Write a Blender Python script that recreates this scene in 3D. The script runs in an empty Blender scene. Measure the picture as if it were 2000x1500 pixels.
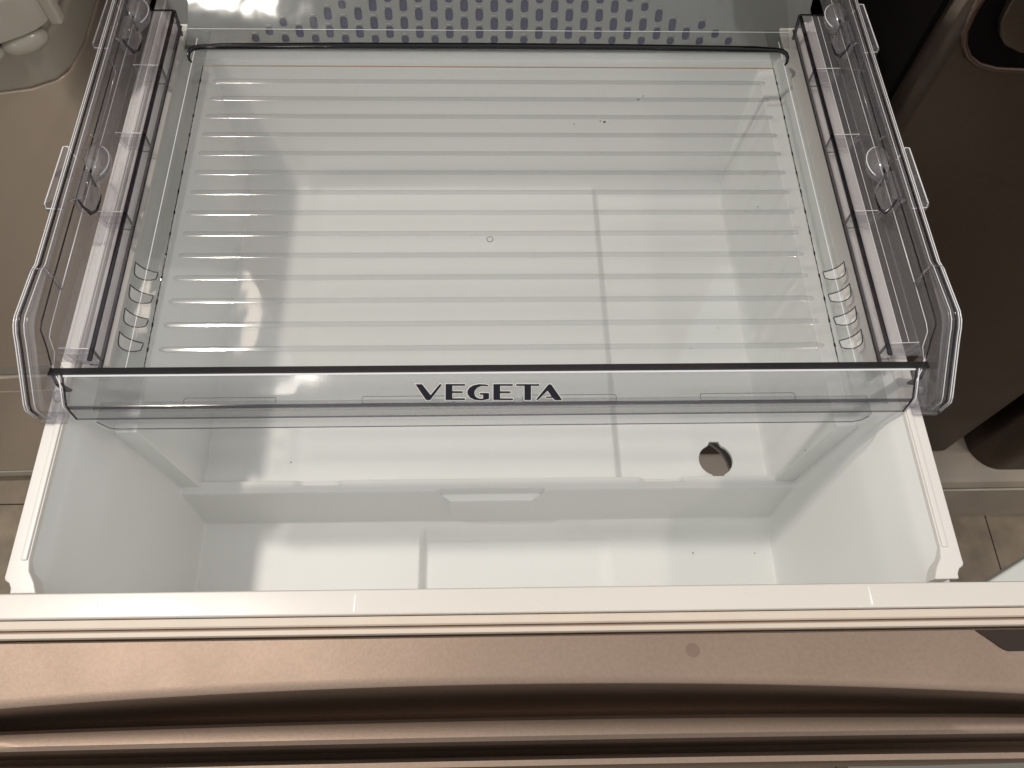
import bpy, bmesh, math, random
import numpy as np
from mathutils import Vector, Matrix
from math import radians, sin, cos, pi

random.seed(4)
SC = bpy.context.scene
COL = SC.collection
ZC = 1.45                      # camera height; heights below are written relative to it

# ------------------------------------------------------------------ camera
cam = bpy.data.cameras.new("camera")
cam.sensor_width = 36.0
cam.lens = 36.0 * 1550.0 / 2000.0
cam.clip_start = 0.02
cam.clip_end = 60
camo = bpy.data.objects.new("camera", cam)
COL.objects.link(camo)
Rm = Matrix(((0.9993663, 0.0101846, -0.0341062), (-0.0242794, 0.8957233, -0.4439486), (0.0260282, 0.4444954, 0.8954029)))
camo.matrix_world = Matrix.Translation((0, 0, ZC)) @ Rm.to_4x4()
SC.camera = camo

# ------------------------------------------------------------------ world and lamps
W = bpy.data.worlds.new("World")
SC.world = W
W.use_nodes = True
# shop interior: pale ceiling above, dimmer aisles towards the horizon
_nt = W.node_tree
_bg = _nt.nodes["Background"]
_bg.inputs[1].default_value = 1.0
_tc = _nt.nodes.new("ShaderNodeTexCoord")
_sp = _nt.nodes.new("ShaderNodeSeparateXYZ")
_cr = _nt.nodes.new("ShaderNodeValToRGB")
_nt.links.new(_tc.outputs["Generated"], _sp.inputs[0])
_nt.links.new(_sp.outputs[2], _cr.inputs[0])
_cr.color_ramp.elements[0].position = 0.0
_cr.color_ramp.elements[0].color = (0.24, 0.225, 0.21, 1)
_cr.color_ramp.elements[1].position = 0.85
_cr.color_ramp.elements[1].color = (0.74, 0.745, 0.75, 1)
_nt.links.new(_cr.outputs[0], _bg.inputs[0])


def lamp(name, loc, aim, power, color, shape, sx, sy=None, flat=False):
    d = bpy.data.lights.new(name, "AREA")
    d.energy = power
    d.color = color
    d.shape = shape
    d.size = sx
    if sy:
        d.size_y = sy
    o = bpy.data.objects.new(name, d)
    COL.objects.link(o)
    o.location = loc
    v = Vector(aim) - Vector(loc)
    o.rotation_euler = v.to_track_quat("-Z", "Y").to_euler()
    if flat:
        o.rotation_euler = (0, 0, 0)
    return o


lamp("ceiling_spot", (-0.94, 0.44, ZC + 1.40), (0, 0.3, ZC - 0.6), 25.0, (1.0, 0.93, 0.84), "DISK", 0.125)
lamp("ceiling_spot", (1.35, -0.15, ZC + 1.5), (0, 0.3, ZC - 0.6), 7.0, (1.0, 0.88, 0.76), "DISK", 0.12)
lamp("strip_lamp", (-0.70, 1.30, ZC + 1.05), (-0.17, 0.33, ZC - 0.5), 0.32, (1.0, 0.84, 0.70), "RECTANGLE", 0.055, 0.34, True)

lamp("strip_lamp", (-0.66, -1.66, ZC + 0.66), (-0.14, 0.24, ZC - 0.49), 2.6, (1.0, 0.93, 0.84), "RECTANGLE", 0.06, 0.75)

SC.view_settings.view_transform = "Standard"
SC.view_settings.look = "None"
SC.view_settings.exposure = 0
SC.view_settings.gamma = 1
SC.render.engine = "CYCLES"
cy = SC.cycles
cy.max_bounces = 14
cy.diffuse_bounces = 4
cy.glossy_bounces = 5
cy.transmission_bounces = 12
cy.transparent_max_bounces = 32
cy.sample_clamp_indirect = 4.0
cy.caustics_reflective = True
cy.caustics_refractive = True
cy.blur_glossy = 0.5
cy.use_denoising = True


# ------------------------------------------------------------------ materials
def mat(name, color, rough=0.4, metal=0.0, spec=0.5, coat=0.0, noise=0.0, nscale=40, bump=0.0, bscale=300,
        rvar=0.0, noise2=None, aniso=None):
    m = bpy.data.materials.new(name)
    m.use_nodes = True
    nt = m.node_tree
    b = nt.nodes["Principled BSDF"]
    b.inputs["Base Color"].default_value = (*color, 1)
    b.inputs["Roughness"].default_value = rough
    b.inputs["Metallic"].default_value = metal
    b.inputs["Specular IOR Level"].default_value = spec
    b.inputs["Coat Weight"].default_value = coat
    b.inputs["Coat Roughness"].default_value = 0.08
    tc = nt.nodes.new("ShaderNodeTexCoord")
    if noise:
        n = nt.nodes.new("ShaderNodeTexNoise")
        n.inputs["Scale"].default_value = nscale
        n.inputs["Detail"].default_value = 6
        r = nt.nodes.new("ShaderNodeMapRange")
        r.inputs["From Min"].default_value = 0.3
        r.inputs["From Max"].default_value = 0.7
        r.inputs["To Min"].default_value = 1 - noise
        r.inputs["To Max"].default_value = 1 + noise
        mx = nt.nodes.new("ShaderNodeVectorMath")
        mx.operation = "SCALE"
        mx.inputs[0].default_value = color
        nt.links.new(tc.outputs["Object"], n.inputs["Vector"])
        nt.links.new(n.outputs["Fac"], r.inputs["Value"])
        nt.links.new(r.outputs[0], mx.inputs["Scale"])
        nt.links.new(mx.outputs[0], b.inputs["Base Color"])
    if rvar:
        n = nt.nodes.new("ShaderNodeTexNoise")
        n.inputs["Scale"].default_value = 14
        n.inputs["Detail"].default_value = 5
        r = nt.nodes.new("ShaderNodeMapRange")
        r.inputs["From Min"].default_value = 0.3
        r.inputs["From Max"].default_value = 0.7
        r.inputs["To Min"].default_value = max(0.01, rough - rvar)
        r.inputs["To Max"].default_value = rough + rvar
        nt.links.new(tc.outputs["Object"], n.inputs["Vector"])
        nt.links.new(n.outputs["Fac"], r.inputs["Value"])
        nt.links.new(r.outputs[0], b.inputs["Roughness"])
    if bump:
        n = nt.nodes.new("ShaderNodeTexNoise")
        n.inputs["Scale"].default_value = bscale
        n.inputs["Detail"].default_value = 3
        bp = nt.nodes.new("ShaderNodeBump")
        bp.inputs["Strength"].default_value = bump
        bp.inputs["Distance"].default_value = 0.001
        nt.links.new(tc.outputs["Object"], n.inputs["Vector"])
        nt.links.new(n.outputs["Fac"], bp.inputs["Height"])
        nt.links.new(bp.outputs[0], b.inputs["Normal"])
    return m


def clear(name, tint, edge=0.5, rough=0.03, bump=0.0, haze=0.0):
    """clear moulded plastic: light goes through, the sheet mirrors by its angle and takes colour where seen edge-on"""
    m = bpy.data.materials.new(name)
    m.use_nodes = True
    nt = m.node_tree
    nt.nodes.clear()
    out = nt.nodes.new("ShaderNodeOutputMaterial")
    tr = nt.nodes.new("ShaderNodeBsdfTransparent")
    gl = nt.nodes.new("ShaderNodeBsdfGlossy")
    gl.inputs["Roughness"].default_value = rough
    gl.inputs["Color"].default_value = (1, 1, 1, 1)
    lw = nt.nodes.new("ShaderNodeLayerWeight")
    lw.inputs["Blend"].default_value = 0.35
    mr = nt.nodes.new("ShaderNodeMix")
    mr.data_type = "RGBA"
    mr.inputs[6].default_value = (*tint, 1)
    mr.inputs[7].default_value = (*[c * edge for c in tint], 1)
    pw = nt.nodes.new("ShaderNodeMath")
    pw.operation = "POWER"
    pw.inputs[1].default_value = 5.0
    lf = nt.nodes.new("ShaderNodeLayerWeight")
    lf.inputs["Blend"].default_value = 0.5
    nt.links.new(lf.outputs["Facing"], pw.inputs[0])
    fr = nt.nodes.new("ShaderNodeMapRange")
    fr.inputs["To Min"].default_value = 0.04
    fr.inputs["To Max"].default_value = 0.95
    nt.links.new(pw.outputs[0], fr.inputs["Value"])
    mx = nt.nodes.new("ShaderNodeMixShader")
    nt.links.new(lw.outputs["Facing"], mr.inputs[0])
    nt.links.new(mr.outputs[2], tr.inputs["Color"])
    nt.links.new(fr.outputs[0], mx.inputs[0])
    nt.links.new(tr.outputs[0], mx.inputs[1])
    nt.links.new(gl.outputs[0], mx.inputs[2])
    if haze:
        df = nt.nodes.new("ShaderNodeBsdfDiffuse")
        df.inputs["Color"].default_value = (0.70, 0.69, 0.71, 1)
        hz = nt.nodes.new("ShaderNodeMixShader")
        hz.inputs[0].default_value = haze
        nt.links.new(tr.outputs[0], hz.inputs[1])
        nt.links.new(df.outputs[0], hz.inputs[2])
        nt.links.new(hz.outputs[0], mx.inputs[1])
    nt.links.new(mx.outputs[0], out.inputs["Surface"])
    if bump:
        tc = nt.nodes.new("ShaderNodeTexCoord")
        n = nt.nodes.new("ShaderNodeTexNoise")
        n.inputs["Scale"].default_value = 25
        bp = nt.nodes.new("ShaderNodeBump")
        bp.inputs["Strength"].default_value = bump
        bp.inputs["Distance"].default_value = 0.002
        nt.links.new(tc.outputs["Object"], n.inputs["Vector"])
        nt.links.new(n.outputs["Fac"], bp.inputs["Height"])
        nt.links.new(bp.outputs[0], gl.inputs["Normal"])
    return m


def glass(name, color=(0.93, 0.935, 0.96), rough=0.0):
    m = bpy.data.materials.new(name)
    m.use_nodes = True
    b = m.node_tree.nodes["Principled BSDF"]
    b.inputs["Base Color"].default_value = (*color, 1)
    b.inputs["Transmission Weight"].default_value = 1
    b.inputs["Roughness"].default_value = rough
    b.inputs["IOR"].default_value = 1.5
    return m


M = {
    "bin": mat("bin_white_plastic", (0.79, 0.80, 0.785), 0.42, spec=0.4, noise=0.015, nscale=6, rvar=0.05),
    "rim": mat("rim_white_plastic", (0.73, 0.70, 0.665), 0.35, noise=0.015, nscale=20),
    "liner": mat("door_liner_plastic", (0.70, 0.66, 0.612), 0.30, rvar=0.05, noise=0.012, nscale=12),
    "gasket": mat("gasket_rubber", (0.66, 0.575, 0.485), 0.5, noise=0.03, nscale=30),
    "stripdark": mat("dark_gap_rubber", (0.05, 0.035, 0.028), 0.6),
    "bronze": mat("bronze_paint", (0.29, 0.218, 0.172), 0.54, metal=0.93, noise=0.05, nscale=420, bump=0.07, bscale=900, rvar=0.03),
    "notchdark": mat("notch_dark", (0.035, 0.024, 0.019), 0.6, spec=0.2),  # dark colour stands in for the shade inside the corner notch
    "clear": clear("clear_sheet", (0.968, 0.974, 0.972), 0.82, 0.045, 0.12, haze=0.055),
    "side": clear("clear_side", (0.925, 0.921, 0.934), 0.82, 0.06, haze=0.07),
    "stepwall": clear("clear_step", (0.96, 0.955, 0.97), 0.9, 0.06, haze=0.05),
    "rearwall": clear("clear_rear_wall", (0.955, 0.96, 0.955), 0.75, 0.13, 0.6),
    "rib": clear("clear_rib", (0.84, 0.845, 0.843), 0.75, 0.085, haze=0.03),
    "lip": clear("clear_lip", (0.888, 0.89, 0.893), 0.75, 0.10, 0.2, haze=0.05),
    "lipedge": clear("lip_edge_dark", (0.13, 0.12, 0.145), 0.6, 0.09, haze=0.03),  # dark tint painted for the light trapped in the lip edge
    "edge": clear("plastic_seen_edge_on", (0.30, 0.28, 0.31), 0.5, 0.08),  # dark tint stands in for light lost inside edge-on plastic
    "edge2": clear("plastic_seen_deep", (0.055, 0.05, 0.062), 0.5, 0.1),  # near-black tint, the same painted edge darkness for thicker parts
    "channel": clear("clear_channel", (0.91, 0.918, 0.915), 0.70, 0.05, 0.12),
    "groove": clear("lip_step_line", (0.60, 0.585, 0.62), 0.6, 0.1),
    "hair": clear("thin_moulded_line", (0.35, 0.34, 0.36), 0.5, 0.1),
    "glint": mat("pale_edge_glint", (0.75, 0.75, 0.77), 0.15, spec=0.8),  # pale opaque colour stands in for glints on clear edges
    "glass": clear("clear_moulding", (0.93, 0.925, 0.945), 0.6, 0.15, haze=0.05),
    "letter": mat("letter_black_plastic", (0.010, 0.010, 0.018), 0.15, spec=0.3),
    "letterrim": mat("letter_rim", (0.72, 0.71, 0.68), 0.3),
    "perf": mat("grey_panel_plastic", (0.20, 0.202, 0.192), 0.4, noise=0.02, nscale=10),
    "slot": mat("slot_purple", (0.022, 0.014, 0.070), 0.6),
    "stain": mat("brown_seam", (0.30, 0.20, 0.15), 0.7),
    "case": mat("cabinet_liner", (0.5, 0.52, 0.5), 0.45),
    "casefront": mat("cabinet_bronze", (0.30, 0.21, 0.17), 0.3, metal=0.7, noise=0.04, nscale=300),
    "beige": mat("beige_steel", (0.60, 0.50, 0.40), 0.33, metal=0.25, spec=0.6, noise=0.05, nscale=3, rvar=0.04),
    "beigeglo": mat("beige_gloss_plastic", (0.42, 0.375, 0.31), 0.16, spec=0.6),
    "beigelite": mat("beige_light_plastic", (0.44, 0.40, 0.33), 0.22, spec=0.6),
    "pole": mat("dull_grey_pipe", (0.09, 0.08, 0.07), 0.4),
    "brownpanel": mat("dark_brown_panel", (0.055, 0.035, 0.025), 0.5),
    "darkfront": mat("dark_bronze_steel", (0.085, 0.063, 0.048), 0.36, metal=0.85, noise=0.05, nscale=200, rvar=0.03),
    "black": mat("gap_shade_black", (0.005, 0.004, 0.004), 0.7, spec=0.05),  # near-black paint for the shade in gaps, slots and handle recess
    "plinth": mat("plinth_plastic", (0.36, 0.30, 0.24), 0.3, noise=0.08, nscale=18),
    "tile": mat("floor_tile_vinyl", (0.27, 0.215, 0.155), 0.5, noise=0.22, nscale=22, rvar=0.1),
    "grout": mat("floor_seam", (0.05, 0.035, 0.025), 0.8),
    "wallpanel": mat("white_steel", (0.68, 0.70, 0.66), 0.35),
    "whitemark": mat("white_tick", (0.95, 0.96, 0.93), 0.3),
    "speck": mat("small_mark", (0.05, 0.055, 0.05), 0.6),
}


# ------------------------------------------------------------------ helpers
def thing(name, label, cat, loc=(0, 0, 0), rz=0, group=None):
    o = bpy.data.objects.new(name, None)
    o.empty_display_size = 0.05
    COL.objects.link(o)
    o.location = (loc[0], loc[1], loc[2])
    o.rotation_euler = (0, 0, rz)
    o["label"] = label
    o["category"] = cat
    if group:
        o["group"] = group
    return o


def origin_of(p):
    v = Vector((0, 0, 0))
    while p is not None:
        v += p.location
        p = p.parent
    return v


def link(name, me, m, parent=None, smooth=False, label=None):
    if m is not None and not me.materials:
        me.materials.append(M[m] if isinstance(m, str) else m)
    if smooth:
        me.shade_smooth()
    o = bpy.data.objects.new(name, me)
    COL.objects.link(o)
    if parent:
        o.parent = parent
    if label:
        o["label"] = label
    return o


def part(name, bm, m, parent, smooth=False, label=None, bevel=0, seg=2, auto=None):
    """coordinates in bm: x,y world, z relative to ZC; moved into the parent's space"""
    off = origin_of(parent)
    for v in bm.verts:
        v.co = Vector((v.co.x - off.x, v.co.y - off.y, v.co.z + ZC - off.z))
    bmesh.ops.recalc_face_normals(bm, faces=bm.faces)
    me = bpy.data.meshes.new(name)
    bm.to_mesh(me)
    bm.free()
    o = link(name, me, m, parent, smooth, label)
    if bevel:
        b = o.modifiers.new("bevel", "BEVEL")
        b.width = bevel
        b.segments = seg
        b.limit_method = "ANGLE"
        b.angle_limit = radians(40)
        if smooth is False:
            me.shade_smooth()
            w = o.modifiers.new("wn", "WEIGHTED_NORMAL")
            w.keep_sharp = True
    elif auto:
        me.shade_smooth()
        me.set_sharp_from_angle(angle=radians(auto))
    return o


def box(bm, x0, x1, y0, y1, z0, z1):
    vs = [bm.verts.new((x, y, z)) for z in (z0, z1) for x, y in ((x0, y0), (x1, y0), (x1, y1), (x0, y1))]
    for f in ((0, 1, 2, 3), (4, 5, 6, 7), (0, 1, 5, 4), (1, 2, 6, 5), (2, 3, 7, 6), (3, 0, 4, 7)):
        bm.faces.new([vs[i] for i in f])
    return vs


def bbox(*a):
    bm = bmesh.new()
    box(bm, *a)
    return bm


def tube(bm, pts, r, n=8, closed=False, flat=1.0, cap=True):
    pts = [Vector(p) for p in pts]
    k = len(pts)
    rings = []
    for i, p in enumerate(pts):
        a = pts[(i - 1) % k] if (closed or i > 0) else p
        b = pts[(i + 1) % k] if (closed or i < k - 1) else p
        t = (b - a).normalized()
        up = Vector((0, 0, 1)) if abs(t.z) < 0.9 else Vector((1, 0, 0))
        s = t.cross(up).normalized()
        u = s.cross(t).normalized()
        rr = r[i] if isinstance(r, (list, tuple)) else r
        rings.append([bm.verts.new(p + s * cos(2 * pi * j / n) * rr + u * sin(2 * pi * j / n) * rr * flat) for j in range(n)])
    for i in range(k if closed else k - 1):
        A, B = rings[i], rings[(i + 1) % k]
        for j in range(n):
            bm.faces.new((A[j], A[(j + 1) % n], B[(j + 1) % n], B[j]))
    if not closed and cap:
        bm.faces.new(rings[0])
        bm.faces.new(rings[-1])


def btube(*a, **k):
    bm = bmesh.new()
    tube(bm, *a, **k)
    return bm


def prism(bm, poly, fn, t0, t1):
    """poly of 2-D points; fn(a,b,t) -> 3-D; closed solid between t0 and t1"""
    A = [bm.verts.new(fn(a, b, t0)) for a, b in poly]
    B = [bm.verts.new(fn(a, b, t1)) for a, b in poly]
    n = len(poly)
    for i in range(n):
        bm.faces.new((A[i], A[(i + 1) % n], B[(i + 1) % n], B[i]))
    ea = [bm.edges.get((A[i], A[(i + 1) % n])) for i in range(n)]
    eb = [bm.edges.get((B[i], B[(i + 1) % n])) for i in range(n)]
    bmesh.ops.triangle_fill(bm, edges=ea, use_beauty=True)
    bmesh.ops.triangle_fill(bm, edges=eb, use_beauty=True)


def holed_plate(outer, holes, fn, t0, t1):
    """plate with real holes, fn(a,b,t)->3-D"""
    bm = bmesh.new()
    loops = []
    for t in (t0, t1):
        es = []
        row = []
        for poly in [outer] + holes:
            vs = [bm.verts.new((a, b, t)) for a, b in poly]
            row.append(vs)
            for i in range(len(vs)):
                es.append(bm.edges.new((vs[i], vs[(i + 1) % len(vs)])))
        bmesh.ops.triangle_fill(bm, edges=es, use_beauty=True, normal=(0, 0, 1))
        loops.append(row)
    for A, B in zip(*loops):
        for i in range(len(A)):
            j = (i + 1) % len(A)
            bm.faces.new((A[i], A[j], B[j], B[i]))
    for v in bm.verts:
        v.co = Vector(fn(*v.co))
    return bm


def sweep_x(bm, profs, closed=True):
    """profs: list of (x, [(y,z)...]); surface lofted along x"""
    rings = [[bm.verts.new((x, y, z)) for y, z in pr] for x, pr in profs]
    n = len(rings[0])
    for A, B in zip(rings[:-1], rings[1:]):
        for j in range(n if closed else n - 1):
            bm.faces.new((A[j], A[(j + 1) % n], B[(j + 1) % n], B[j]))
    if closed:
        bm.faces.new(rings[0])
        bm.faces.new(rings[-1])


def ident(a, b, t):
    return (a, b, t)


# ------------------------------------------------------------------ floor
fl = bpy.data.objects.new("floor", None)
COL.objects.link(fl)
fl["kind"] = "structure"
fl["label"] = "brown mottled vinyl tile floor of the shop"
FZ = -1.45
part("floor_base", bbox(-4, 4, -3, 4, FZ - 0.05, FZ - 0.0015), "grout", fl)
P_ = 0.378
for i in range(-4, 4):
    for j in range(-2, 4):
        x0 = 0.955 + i * P_ - P_
        y0 = 0.479 + (j - 2) * P_
        g = 0.0012
        part("floor_tile", bbox(x0 + g, x0 + P_ - g, y0 + g, y0 + P_ - g, FZ - 0.004, FZ), "tile", fl, bevel=0.0006, seg=1)

# ------------------------------------------------------------------ drawer front (pulled out)
drawer = thing("refrigerator_drawer_front", "wide bronze drawer front with curved grip hollow, cream gasket and white inner liner",
               "drawer", (0.0, 0.09, ZC - 0.5), -0.0062)
HX0, HX1 = -0.375, 0.372
xs = np.linspace(HX0, HX1, 60)
profs = []
for x in xs:
    u = (x - 0.01) / 0.3
    c = -0.0095 * u * u
    d = -0.0035 * u * u
    e2 = -0.0012 * u * u
    dep = max(0.25, 1 - 0.28 * u * u)
    pr = [(0.0775, -0.5005), (0.0765, -0.4995), (0.0555 + c, -0.4995), (0.0505 + c, -0.4997), (0.0496 + c, -0.5003), (0.0491 + c, -0.5016), (0.0489 + c, -0.5050),
          (0.0487 + c, -0.5065 - 0.016 * dep), (0.0482 + c * .95, -0.5065 - 0.034 * dep), (0.0470 + c * 0.9, -0.5065 - 0.054 * dep), (0.0440 + c * 0.8, -0.5065 - 0.068 * dep),
          (0.0400 + d, -0.5065 - 0.072 * dep), (0.0370 + d, -0.5065 - 0.068 * dep), (0.0352 + d, -0.5065 - 0.060 * dep), (0.0346 + d, -0.5065 - 0.048 * dep), (0.0341 + d, -0.5065 - 0.040 * dep),
          (0.0332 + d, -0.5065 - 0.030 * dep), (0.0315 + d, -0.5065 - 0.025 * dep),
          (0.0275 + d * .8, -0.5065 - 0.0225 * dep), (0.0225 + e2, -0.5065 - 0.0218 * dep), (0.0200 + e2, -0.5065 - 0.0235 * dep),
          (0.0185 + e2, -0.5065 - 0.030 * dep), (0.0180 + e2, -0.5065 - 0.050 * dep), (0.0165 + e2, -0.5065 - 0.072 * dep),
          (0.0135 + e2, -0.5065 - 0.075 * dep), (0.0118 + e2, -0.5065 - 0.055 * dep), (0.0108 + e2, -0.5065 - 0.037 * dep), (0.0095 + e2, -0.5065 - 0.033 * dep),
          (0.0062 + e2, -0.5065 - 0.033 * dep), (0.0052 + e2, -0.5065 - 0.036 * dep), (0.0045 + e2, -0.60), (0.0045 + e2, -0.76), (0.0775, -0.76)]
    profs.append((x, pr))
bm = bmesh.new()
sweep_x(bm, profs)
dp = part("door_panel", bm, "bronze", drawer, auto=35)
# notch in the top's back right corner, its shade painted as a dark plate
bm = bmesh.new()
prism(bm, [(0.301, 0.0764), (0.315, 0.0650), (0.318, 0.0637), (0.352, 0.0637), (0.352, 0.0764)], lambda a, b, t: (a, b, t), -0.4999, -0.4985)
part("corner_notch", bm, "notchdark", drawer, bevel=0.0005)
bm = bmesh.new()
sweep_x(bm, [(x, [(0.1062, -0.5), (0.1055, -0.4992), (0.0918, -0.4985), (0.0908, -0.4992), (0.0905, -0.53), (0.1075, -0.53)]) for x in (HX0 + .01, HX1 - .01)])
part("inner_liner", bm, "liner", drawer, bevel=0.0004)
part("liner_wall", bbox(HX0 + .012, HX1 - .012, 0.0905, 0.1045, -0.76, -0.531), "liner", drawer)
for x in (-0.2362, -0.0815, 0.2400):
    bm = bmesh.new()
    k_ = 0.0012 if x < -0.2 else 0
    prism(bm, [(x - k_ * 2.4, 0.1035), (x - k_ * 2.4 + .0005, 0.1035), (x + 0.0008, 0.0925), (x - 0.0006, 0.0925)], lambda a, b, t: (a, b, -0.4985 - (b - 0.0918) * 0.0505 + t), 0.0, 0.0003)
    part("liner_tick", bm, "whitemark", drawer)  # thin raised tick, whiter than the liner
bm = bmesh.new()
sweep_x(bm, [(x, [(0.0903, -0.5030), (0.0855, -0.5022), (0.0848, -0.5034), (0.0848, -0.52), (0.0903, -0.52)]) for x in (HX0 + .006, HX1 - .006)])
part("gasket", bm, "gasket", drawer)
bm = bmesh.new()
sweep_x(bm, [(x, [(0.0845, -0.5060), (0.0836, -0.5060), (0.0836, -0.52), (0.0845, -0.52)]) for x in (HX0 + .006, HX1 - .006)])
part("gasket_groove", bm, "stain", drawer)
bm = bmesh.new()
sweep_x(bm, [(x, [(0.0834, -0.5043), (0.0826, -0.5028), (0.0800, -0.5026), (0.0792, -0.5040), (0.0790, -0.52), (0.0834, -0.52)]) for x in (HX0 + .006, HX1 - .006)])
part("gasket", bm, "gasket", drawer)
part("panel_gap", bbox(HX0 + .006, HX1 - .006, 0.0777, 0.0788, -0.52, -0.5075), "stripdark", drawer)
# round greasy mark on the panel top
bm = bmesh.new()
bmesh.ops.create_circle(bm, cap_ends=True, radius=0.0042, segments=28, matrix=Matrix.Translation((0.1245, 0.0672, -0.49935)))
part("finger_mark", bm, mat("finger_mark", (0.235, 0.17, 0.135), 0.52, metal=0.97), drawer)

# ------------------------------------------------------------------ white bin
BX = 0.005
binr = thing("storage_bin", "deep white plastic bin with raised rear shelf and round keyed hole, under the clear tray", "bin",
             (BX, 0.38, ZC - 0.74), -0.003)


def ss(a, b, x):
    t = np.clip((x - a) / (b - a), 0, 1)
    return t * t * (3 - 2 * t)


HXC, HYC, HQ = 0.2085, 0.2585, 0.021
gx = np.unique(np.round(np.concatenate([np.arange(-0.2925, -0.253, 0.0009), np.arange(-0.253, 0.253, 0.0023), np.arange(0.253, 0.2926, 0.0009),
               np.arange(-0.070, -0.052, 0.0008), np.arange(0.112, 0.124, 0.0008), np.arange(-0.05, -0.034, .0008), np.arange(0.034, 0.05, 0.0008),
               [HXC - HQ, HXC + HQ, 0.2925]]), 5))
gy = np.unique(np.round(np.concatenate([np.arange(0.1035, 0.124, 0.0010), np.arange(0.124, 0.196, 0.003), np.arange(0.196, 0.245, 0.0006),
               np.arange(0.245, 0.540, 0.004), np.arange(0.540, 0.620, 0.0014), np.arange(0.620, 0.765, 0.006), np.arange(0.765, 0.795, 0.0013), [HYC - 0.0165, HYC + HQ, 0.795]]), 5))
X, Y = np.meshgrid(gx, gy)
aX = np.abs(X)
wf = np.interp(aX, [0.264, 0.2655, 0.268, 0.278, 0.286, 0.2925], [-0.80, -0.755, -0.735, -0.56, -0.52, -0.505])
wr = np.interp(aX, [0.2525, 0.2545, 0.2570, 0.2620, 0.2632, 0.2760, 0.286, 0.2925], [-0.70, -0.680, -0.668, -0.556, -0.549, -0.546, -0.52, -0.505])
k = ss(0.2344, 0.2352, Y)
wall = wf * (1 - k) + wr * k
# floors
pad = np.where(X < 0, 1 - ss(-0.0675, -0.0595, X), 0)
padr = ss(0.098, 0.116, X)
ramp = -0.7425 + 0.009 * ss(0.198, 0.2175, Y)
ff = ramp * (1 - pad) + (-0.7320) * pad
ff = ff + padr * 0.0008
ff = ff - 0.0012 * (1 - ss(0.2005, 0.2035, Y)) * (1 - pad) * (1 - padr)
steep = np.interp(Y, [0.2175, 0.2265, 0.2275], [-0.745, -0.676, -0.670])
rear = np.where(X > 0, -0.677 - 0.008 * ss(0.1120, 0.1205, X), -0.677 + 0 * aX)
lip = ss(0.2262, 0.2275, Y) * (1 - ss(0.2385, 0.2405, Y))
rearl = rear * (1 - lip) + (-0.6700) * lip
for nx0, nx1 in ((-0.173, -0.132), (0.133, 0.173)):
    nmask = ss(nx0 - .001, nx0 + 0.0055, X) * (1 - ss(nx1 - 0.0055, nx1 + .001, X)) * ss(0.2338, 0.2348, Y)
    rearl = rearl - nmask * 0.0065 * lip
floor_ = np.where(Y < 0.2175, ff, np.where(Y < 0.2275, np.maximum(ff, steep), rearl))
# shallow finger recess cut in the shelf edge
gl_ = ss(0.2205, 0.2285, Y)
hw = 0.0375 + 0.009 * gl_
rec = (ss(-1, 1, (hw - aX) / 0.0008)) * ss(0.2203, 0.2209, Y) * (1 - ss(0.2287, 0.2292, Y))
floor_ = floor_ * (1 - rec) + (-0.6815) * rec
bw = np.interp(Y, [0.1035, 0.106, 0.109, 0.116, 0.119], [-0.505, -0.52, -0.56, -0.735, -0.80])
rw = np.where(Y < 0.545, -0.80, np.minimum(-0.687 + 0.155 * np.clip((Y - 0.562) / 0.050, 0, 2) ** 1.8, -0.531))
rw = np.maximum(rw, np.interp(Y, [0.787, 0.795], [-0.80, -0.505]))
kk = 0.0028
st = np.stack([wall, floor_, np.maximum(bw, rw)])
mxv = st.max(axis=0)
Z = mxv + kk * np.log(np.exp((st - mxv) / kk).sum(axis=0)) * 0.55
Z = np.where((aX < HXC + HQ + .003) & (X > HXC - HQ - .003) & (Y > HYC - 0.018) & (Y < HYC + HQ + .003), np.where(Y > 0.2418, -0.685, Z), Z)
for _ in range(1):
    Zb = Z.copy()
    Zb[1:-1, 1:-1] = 0.5 * Z[1:-1, 1:-1] + 0.125 * (Z[:-2, 1:-1] + Z[2:, 1:-1] + Z[1:-1, :-2] + Z[1:-1, 2:])
    Z = Zb
ny, nx = Z.shape
verts = np.stack([X, Y - 0.38, Z + 0.74], axis=-1).reshape(-1, 3)
faces = []
cx = 0.5 * (gx[1:] + gx[:-1])
cyy = 0.5 * (gy[1:] + gy[:-1])
for j in range(ny - 1):
    iny = (HYC - 0.0165 < cyy[j] < HYC + HQ)
    b0 = j * nx
    for i in range(nx - 1):
        if iny and abs(cx[i] - HXC) < HQ:
            continue
        faces.append((b0 + i, b0 + i + 1, b0 + nx + i + 1, b0 + nx + i))
me = bpy.data.meshes.new("bin_shell")
me.from_pydata([tuple(v) for v in verts], [], faces)
me.update()
link("bin_shell", me, "bin", binr, smooth=True)
# plate that carries the round hole with its two key notches
hole = []
for a in range(0, 360, 8):
    th = radians(a)
    r = 0.0158
    hx, hy = HXC + r * cos(th), HYC + 0.001 + r * 0.97 * sin(th)
    if 70 < a < 110:
        hy = HYC + 0.001 + 0.0182
    if 250 < a < 290:
        hy = HYC + 0.001 - 0.0172 + 0.0012
    hole.append((BX + hx, hy))
q = [(BX + HXC - HQ, HYC - 0.0165), (BX + HXC + HQ, HYC - 0.0165), (BX + HXC + HQ, HYC + HQ), (BX + HXC - HQ, HYC + HQ)]
part("hole_surround", holed_plate(q, [hole], ident, -0.6850, -0.6885), "bin", binr)
for s in (-1, 1):
    bm = bmesh.new()
    prism(bm, [(0.2612, -0.5462), (0.2775, -0.5455), (0.2790, -0.5520), (0.2730, -0.6740), (0.2690, -0.6840), (0.2560, -0.6840), (0.2545, -0.6755)],
          lambda a, b, t: (BX + s * a, t, b), 0.2335, 0.600)
    part("side_shoulder", bm, "bin", binr, bevel=0.0011, seg=3)
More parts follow.
